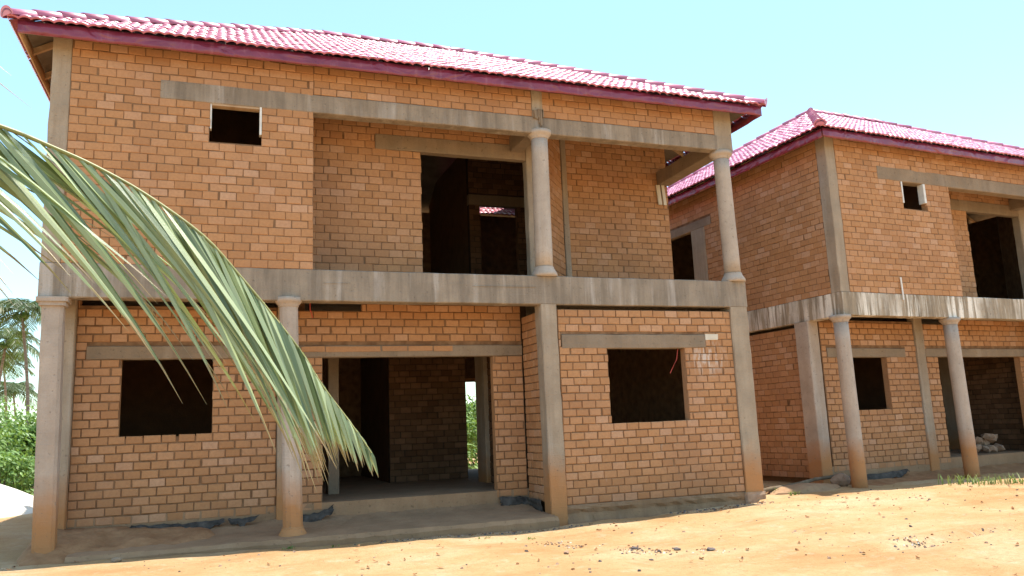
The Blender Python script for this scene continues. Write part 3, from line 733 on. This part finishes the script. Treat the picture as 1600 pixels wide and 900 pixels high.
for i in range(110):
    x = rg.uniform(8.7, 10.6); y = -.25-.35*rg.random(); chip(q, (x, y, gz(x, y)), rg.uniform(.012, .035), rg.choice((0, 1, 2)), rg)
for (px, py) in ((990, 858), (1000, 862), (1105, 861), (860, 850), (905, 855), (1030, 862), (1420, 842), (1440, 855)):
    p0 = on_ground(px, py)
    for i in range(34):
        x = p0.x+rg.gauss(0, .12); y = p0.y+rg.gauss(0, .10); chip(q, (x, y, gz(x, y)), rg.uniform(.005, .022), rg.choice((0, 1, 1, 2, 3)), rg)
for i in range(120):   # along the broken lip
    x = rg.uniform(9.0, 13.4); lx = x-10.3; y = -4.25-.10*math.sin(x*2.2)+.03*lx-.08+rg.gauss(0, .05); chip(q, (x, y, gz(x, y)), rg.uniform(.008, .022), rg.choice((0, 1)), rg)
tag(q.build('gravel', [STONE, DARKST, DRYLEAF, SAND]), 'scattered pebbles, clods and leaf bits on the sandy yard', 'gravel', kind='stuff')
q = MB()
for i in range(420):   # curled dry leaves
    x = rg.uniform(0, 15); y = rg.uniform(-8, -.4)
    if rg.random() > .45+.8*noise.noise(Vector((x*.5, y*.7, 2))): continue
    z = gz(x, y); a = rg.uniform(0, 6.3); L = rg.uniform(.02, .05); W = L*.4; d = Vector((math.cos(a), math.sin(a), 0)); s = Vector((-d.y, d.x, 0))
    c = Vector((x, y, z+.006)); n = len(q.v)
    for t, wv, hz in ((-1, .1, .012), (-.3, 1, 0), (.4, .9, .003), (1, .08, .022)):
        q.v.append(tuple(c+d*L*t-s*W*wv+Vector((0, 0, hz+.012*wv*rg.random())))); q.v.append(tuple(c+d*L*t+s*W*wv+Vector((0, 0, hz+.012*wv*rg.random()))))
    for k in range(3): q.f.append((n+2*k, n+2*k+2, n+2*k+3, n+2*k+1)); q.m.append(0)
tag(q.build('dry_leaves', DRYLEAF), 'curled brown dry leaves lying about the yard', 'leaf litter', kind='stuff')

# dark clinker lumps one can count
for i, (px, py, r) in enumerate(((992, 858, .036), (1030, 862, .024), (1058, 860, .034), (1110, 861, .042), (885, 865, .036), (1018, 876, .018))):
    p = on_ground(px, py); o = stone('clinker_lump', p+Vector((0, 0, r*.3)), r, DARKST if i != 4 else STONE, (1.35, .8, .5), 60+i, i*1.1, 2, .6)
    tag(o, 'dark lump lying on the sunny yard before the right window bay', 'stone', 'dark lumps on the yard')
    if i == 4: o['label'] = 'brown stone on the sunny yard before the square pillar'; o.name = 'loose_stone'; del o['group']
# weeds
def weed(px, py, n, hgt, label, seed, at=None):
    rg = random.Random(seed); p = at or on_ground(px, py); e = MB()
    for i in range(n):
        a = rg.uniform(0, 6.3); b = p+Vector((rg.gauss(0, .05 if n < 30 else .17), rg.gauss(0, .03 if n < 30 else .12), -.01)); hh = hgt*rg.uniform(.5, 1.1); lean = rg.uniform(.2, .9)*hh
        d = Vector((math.cos(a), math.sin(a), 0)); s = Vector((-d.y, d.x, 0))*rg.uniform(.004, .009); k0 = len(e.v)
        for t in (0, .35, .7, 1):
            c = b+d*lean*t*t+Vector((0, 0, hh*(t-.25*t*t))); wv = (1, 1.2, .8, .05)[int(t*3+.1)]
            e.v.append(tuple(c-s*wv)); e.v.append(tuple(c+s*wv))
        for t in range(3): e.f.append((k0+2*t, k0+2*t+1, k0+2*t+3, k0+2*t+2)); e.m.append(0)
    return tag(e.build('weed', WEED), label, 'weed', 'weeds at the foot of the houses')
weed(310, 861, 22, .11, 'green grass tuft at the shadow edge left of the flared column', 1)
weed(355, 857, 14, .08, 'smaller grass tuft between the left tuft and the flared column', 2)
weed(398, 858, 16, .07, 'low sprig of weed closest to the left side of the flared column base', 3)
weed(452, 858, 26, .06, 'low weeds in front of the flared column base', 4)
weed(520, 855, 12, .05, 'tiny weed right of the flared column base', 5)
weed(690, 833, 14, .09, 'thin weed along the porch edge below the doorway', 6)
weed(712, 832, 10, .07, 'second thin weed along the porch edge below the doorway', 7)
weed(1168, 778, 16, .11, 'weed growing at the sunlit foot of the near house right corner pillar', 8)
weed(1213, 772, 16, .16, 'weed in front of the low earth mound between the houses, left one', 9)
weed(1242, 774, 18, .13, 'weed in front of the low earth mound between the houses, right one', 10)
weed(1500, 743, 31, .26, 'leafy weeds at the foot of the second round column of the farther house', 11)
weed(1532, 742, 30, .20, 'leafy weeds right of the second round column of the farther house', 12)
weed(1566, 738, 31, .26, 'leafy weeds near the right edge below the rubble doorway', 13)
weed(1594, 747, 30, .15, 'sunlit weeds at the far right edge of the yard', 14)
weed(760, 842, 16, .05, 'faint low grass patch on the sunny yard before the doorway', 15)
weed(832, 843, 16, .05, 'faint low grass patch on the sunny yard before the square pillar', 16)

# ------------------------------------------------------------------ palms
def frond_mesh(pts, n, leaf_len, width, rg, droop=.55, both=(1, -1), spread=.45, seg=7, lat=None, s0=.02, s1=1., drop0=.12, face=None):
    """leaflets along a midrib polyline; real curved, folded blades"""
    P = [Vector(p) for p in pts]; cum = [0]
    for a, b in zip(P, P[1:]): cum.append(cum[-1]+(b-a).length)
    T = cum[-1]
    def at(s):
        d = s*T
        for i in range(len(P)-1):
            if d <= cum[i+1]+1e-9:
                t = (d-cum[i])/(cum[i+1]-cum[i]); return P[i].lerp(P[i+1], t), (P[i+1]-P[i]).normalized()
        return P[-1], (P[-1]-P[-2]).normalized()
    q = MB(); uv = []
    for i in range(n):
        for sd_ in both:
            s = s0+(s1-s0)*(i+rg.uniform(-.3, .3)+.5)/n; s = min(max(s, 0), .999)
            p, t = at(s); t = (at(min(1, s+.04))[0]-at(max(0, s-.04))[0]).normalized()
            side = (lat if lat else t.cross(Vector((0, 0, 1)))).normalized()
            d = (t*(1-spread)+side*sd_*spread*rg.uniform(.8, 1.2)+Vector((0, 0, -drop0*rg.uniform(.65, 1.3)))).normalized()
            L = leaf_len(s)*rg.uniform(.88, 1.08); wd = width*(.55+.45*min(1, L/.5))*rg.uniform(.85, 1.1)
            wv = (t-d*t.dot(d)); wv = wv.normalized() if wv.length > .05 else side
            tw = rg.uniform(-.5, .5); nv = d.cross(wv); wv = (wv*math.cos(tw)+nv*math.sin(tw)).normalized()
            if face is not None:
                nf_ = face+Vector((rg.gauss(0, .42), rg.gauss(0, .42), rg.gauss(0, .42))); wv = d.cross(nf_).normalized()
            c = p.copy(); n0 = len(q.v); dr = droop*rg.uniform(.7, 1.35)
            for k in range(seg+1):
                f = k/seg; w_ = wd*(.35+.65*min(1, f/.18))*(1-f**1.7*.97)/2
                nv = d.cross(wv).normalized(); fold = .55*w_
                q.v += [tuple(c-wv*w_), tuple(c-nv*fold), tuple(c-nv*fold), tuple(c+wv*w_)]; uv += [(0, f), (.5, f), (.5, f), (1, f)]
                d2 = (d+Vector((0, 0, -dr*(f+.25)/seg*1.6))).normalized(); c = c+d*(L/seg)
                wv = (wv-d2*wv.dot(d2)).normalized(); d = d2
            for k in range(seg):
                a = n0+4*k
                for b in (0, 2): q.f.append((a+b, a+b+1, a+b+5, a+b+4)); q.m.append(0)
    return q, uv
def add_uv(o, uv):
    lay = o.data.uv_layers.new(name='UVMap')
    for li, lp in enumerate(o.data.loops): lay.data[li].uv = uv[lp.vertex_index]
def px3(px, py, t): return CAM+(RX*((px-800)/1254.7)+RU*(-(py-450)/1254.7)+RF)*t
# the near palm: its trunk stands left of the view, one frond arches in
cp_ = empty('coconut_palm'); crown = px3(-700, 250, 2.55); cp_.location = (crown.x, crown.y, -.45); bpy.context.view_layer.update()
OFF = Vector(cp_.location)
def loc(pts): return [Vector(p)-OFF for p in pts]
q = MB(); q.tube(loc([(crown.x-.08, crown.y+.03, -.6), (crown.x-.03, crown.y, .4), (crown.x, crown.y, 1.4), crown]), [.2, .15, .13, .12], 14)
q.build('trunk', TRUNK, cp_, True)
rib = [tuple(crown), px3(-480, 165, 2.6), px3(-260, 150, 2.68), px3(-120, 165, 2.75), px3(0, 197, 2.85), px3(89, 233, 2.93), px3(149, 260, 2.97), px3(228, 304, 3.0), px3(317, 368, 3.02), px3(373, 429, 3.03), px3(420, 485, 3.04), px3(467, 545, 3.04), px3(504, 603, 3.03), px3(541, 652, 3.02), px3(570, 692, 3.0), px3(583, 712, 2.99)]
def smooth_line(pts, k=4):
    P = [Vector(p) for p in pts]; out = []
    for i in range(len(P)-1):
        a, b, c, d = P[max(i-1, 0)], P[i], P[i+1], P[min(i+2, len(P)-1)]
        for j in range(k):
            t = j/k; out.append(.5*((2*b)+(c-a)*t+(2*a-5*b+4*c-d)*t*t+(3*b-a-3*c+d)*t**3))
    out.append(P[-1]); return out
def leaf_len_near(s): return lerp_list(s, [(0, .25), (.2, 1.0), (.4, 1.15), (.62, 1.15), (.75, .74), (.86, .40), (.94, .21), (1, .10)])
def near_frond(rib, n, seed, lat, droop=.42, spread=.30, drop0=.10, face=None, rr=.022):
    rib = smooth_line(rib); q, uv = frond_mesh(rib, n, leaf_len_near, .036, random.Random(seed), droop, (1, -1), spread, 9, lat, .08, 1, drop0, face)
    q.v = [tuple(Vector(v)-OFF) for v in q.v]
    f = q.build('frond', FROND, cp_, True); add_uv(f, uv)
    r = MB(); n_ = len(rib); r.tube(loc(rib), [rr*(1-i/n_)+.002 for i in range(n_)], 7); r.build('midrib', RACHIS, f, True); return f
near_frond(rib, 60, 4, RF*-1.0, .27, .17, .58, (RF*-.62+Vector((0, 0, .78))), .0085)
# further fronds of the same crown, over and behind the view's left edge
for i, (az, el, L) in enumerate(((100, .9, 2.6), (150, .8, 2.6), (200, .8, 2.6), (250, .7, 2.5), (300, .85, 2.4))):
    d = Vector((math.cos(R(az)), math.sin(R(az)), 0)); pts = []
    for k in range(8):
        t = k/7; pts.append(crown+d*L*t*.85+Vector((0, 0, L*(el*t*.8-.95*t*t*.8)+.05)))
    near_frond(pts, 40, 30+i, None, .5, .42)
near_frond([tuple(crown), px3(-480, -120, 2.7), px3(-260, -380, 2.95), px3(-60, -480, 3.15), px3(110, -520, 3.28), px3(230, -500, 3.32)], 34, 50, None, .10, .62)
tag(cp_, 'young coconut palm in the foreground with a green frond arching in from the left', 'palm tree')

def far_palm_mesh(seed, H, nf=20, FL=2.6):
    rg = random.Random(seed); tr = MB(); bend = rg.uniform(-.6, .6)
    pts = [(bend*(t/8)**2, .3*math.sin(t*.5), H*t/8) for t in range(9)]
    tr.tube(pts, [.085-.004*t for t in range(9)], 9); top = Vector(pts[-1]); cr = MB()
    for i in range(nf):
        az = 2.4*i+rg.uniform(-.2, .2); el = rg.uniform(-.35, 1.15) if i > 4 else 1.3; L = FL*rg.uniform(.85, 1.1); d = Vector((math.cos(az), math.sin(az), 0)); p = []
        for k in range(7):
            t = k/6; p.append(top+d*L*t*(1-.25*max(0, el))+Vector((0, 0, L*(el*.75*t-(.55+.3*el)*t*t))))
        q, _ = frond_mesh(p, 26, lambda s: .22+.6*math.sin(math.pi*min(1, s*.9+.08)), .055, rg, .8, (1, -1), .5, 3, None, .12, 1, .2)
        n0 = len(cr.v); cr.v += q.v; cr.f += [tuple(n0+a for a in f) for f in q.f]; cr.m += q.m; cr.tube(p, [.03-.004*k for k in range(7)], 4)
    nuts = MB()
    for i in range(7):
        a = i*.9; c = top+Vector((.22*math.cos(a), .22*math.sin(a), -.18-.06*(i % 3)))
        nuts.rings([[c+Vector((.11*math.sin(ph)*math.cos(b*1.047), .11*math.sin(ph)*math.sin(b*1.047), .14*math.cos(ph))) for b in range(6)] for ph in (.2, .8, 1.57, 2.3, 2.95)])
    return tr, cr, nuts
def palm_at(px, d, H, seed, label, FL=2.6):
    u = RX*((px-800)/1254.7)+RF; u = Vector((u.x, u.y, 0)); u /= u.length; p = CAM+u*d
    e = empty('coconut_palm', (p.x, p.y, -.45)); tr, cr, nu = far_palm_mesh(seed, H, FL=FL)
    tr.build('trunk', TRUNK, e, True); cr.build('crown', PALML, e); nu.build('coconut', LEAF, e, True)
    return tag(e, label, 'palm tree', 'coconut palms behind the bushes')
palm_at(56, 40, 7.2, 1, 'slender coconut palm closest to the near house left pillar', 1.9)
palm_at(-2, 46, 6.6, 2, 'tallest coconut palm at the left edge above the bushes', 2.1)
palm_at(24, 55, 6.4, 3, 'coconut palm just right of the tallest palm at the left edge', 2.1)
palm_at(40, 62, 5.2, 4, 'smallest distant coconut palm between the other palms at the left', 2.0)

def bush_mesh(seed, rx, ry, rz, n, ls):
    rg = random.Random(seed); q = MB(); cl = []
    for i in range(26):
        a = rg.uniform(0, 6.28); rr = math.sqrt(rg.random()); h = rg.uniform(.1, 1)
        cl.append(Vector((rx*rr*math.cos(a)*(1-.35*h), ry*rr*math.sin(a)*(1-.35*h), rz*h*(1-.35*rr*rr))))
    for i in range(n):
        c = rg.choice(cl); v = Vector((rg.gauss(0, 1), rg.gauss(0, 1), rg.gauss(0, .8))).normalized()*rg.random()**.4
        p = c+Vector((v.x*rx*.32, v.y*ry*.32, v.z*rz*.22))
        if p.z < .02: continue
        nrm = (v+Vector((rg.gauss(0, .6), rg.gauss(0, .6), .6+rg.gauss(0, .4)))).normalized(); a = nrm.cross(Vector((rg.random(), rg.random(), rg.random()))).normalized(); b = nrm.cross(a)
        s = ls*rg.uniform(.6, 1.3)
        q.face([p-a*s, p+b*s*.45+nrm*s*.1, p+a*s, p-b*s*.45+nrm*s*.1])
    st = MB()
    for c in cl[:14]: st.tube([(c.x*.15, c.y*.15, -.1), (c.x*.5, c.y*.5, c.z*.5), tuple(c)], [.04, .025, .01], 5)
    return q, st
def bush_at(x, y, rx, ry, rz, n, seed, label, mat=LEAF2, ls=.09, group='bushes behind the houses'):
    e = empty('bush', (x, y, -.45)); q, st = bush_mesh(seed, rx, ry, rz, n, ls)
    q.build('foliage', mat, e); st.build('stem', BARK, e, True); return tag(e, label, 'bush', group)
bush_at(-4.4, 18.5, 2.6, 2.0, 3.0, 9000, 1, 'tall dark green bush at the left edge below the palms')
bush_at(-1.9, 19.5, 2.2, 1.8, 2.7, 8000, 2, 'rounded bush touching the near house left pillar')
bush_at(-3.0, 14.0, 1.9, 1.2, 1.35, 5000, 3, 'low pale green bush right behind the white sand heap', LEAF2, .075)
bush_at(-1.2, 15.2, 1.4, 1.0, 1.2, 3500, 4, 'low pale green bush beside the near house pillar, right of the heap', LEAF2, .075)
bush_at(-6.8, 24, 3.0, 2.2, 3.4, 6000, 5, 'large bush farther back at the left edge')
bush_at(9.0, 14.5, 2.2, 1.4, 2.0, 7000, 6, 'bush seen through the back door gap of the near house', LEAF2)
bush_at(11.5, 17, 2.6, 1.8, 2.6, 6000, 7, 'taller bush behind the back door gap of the near house')
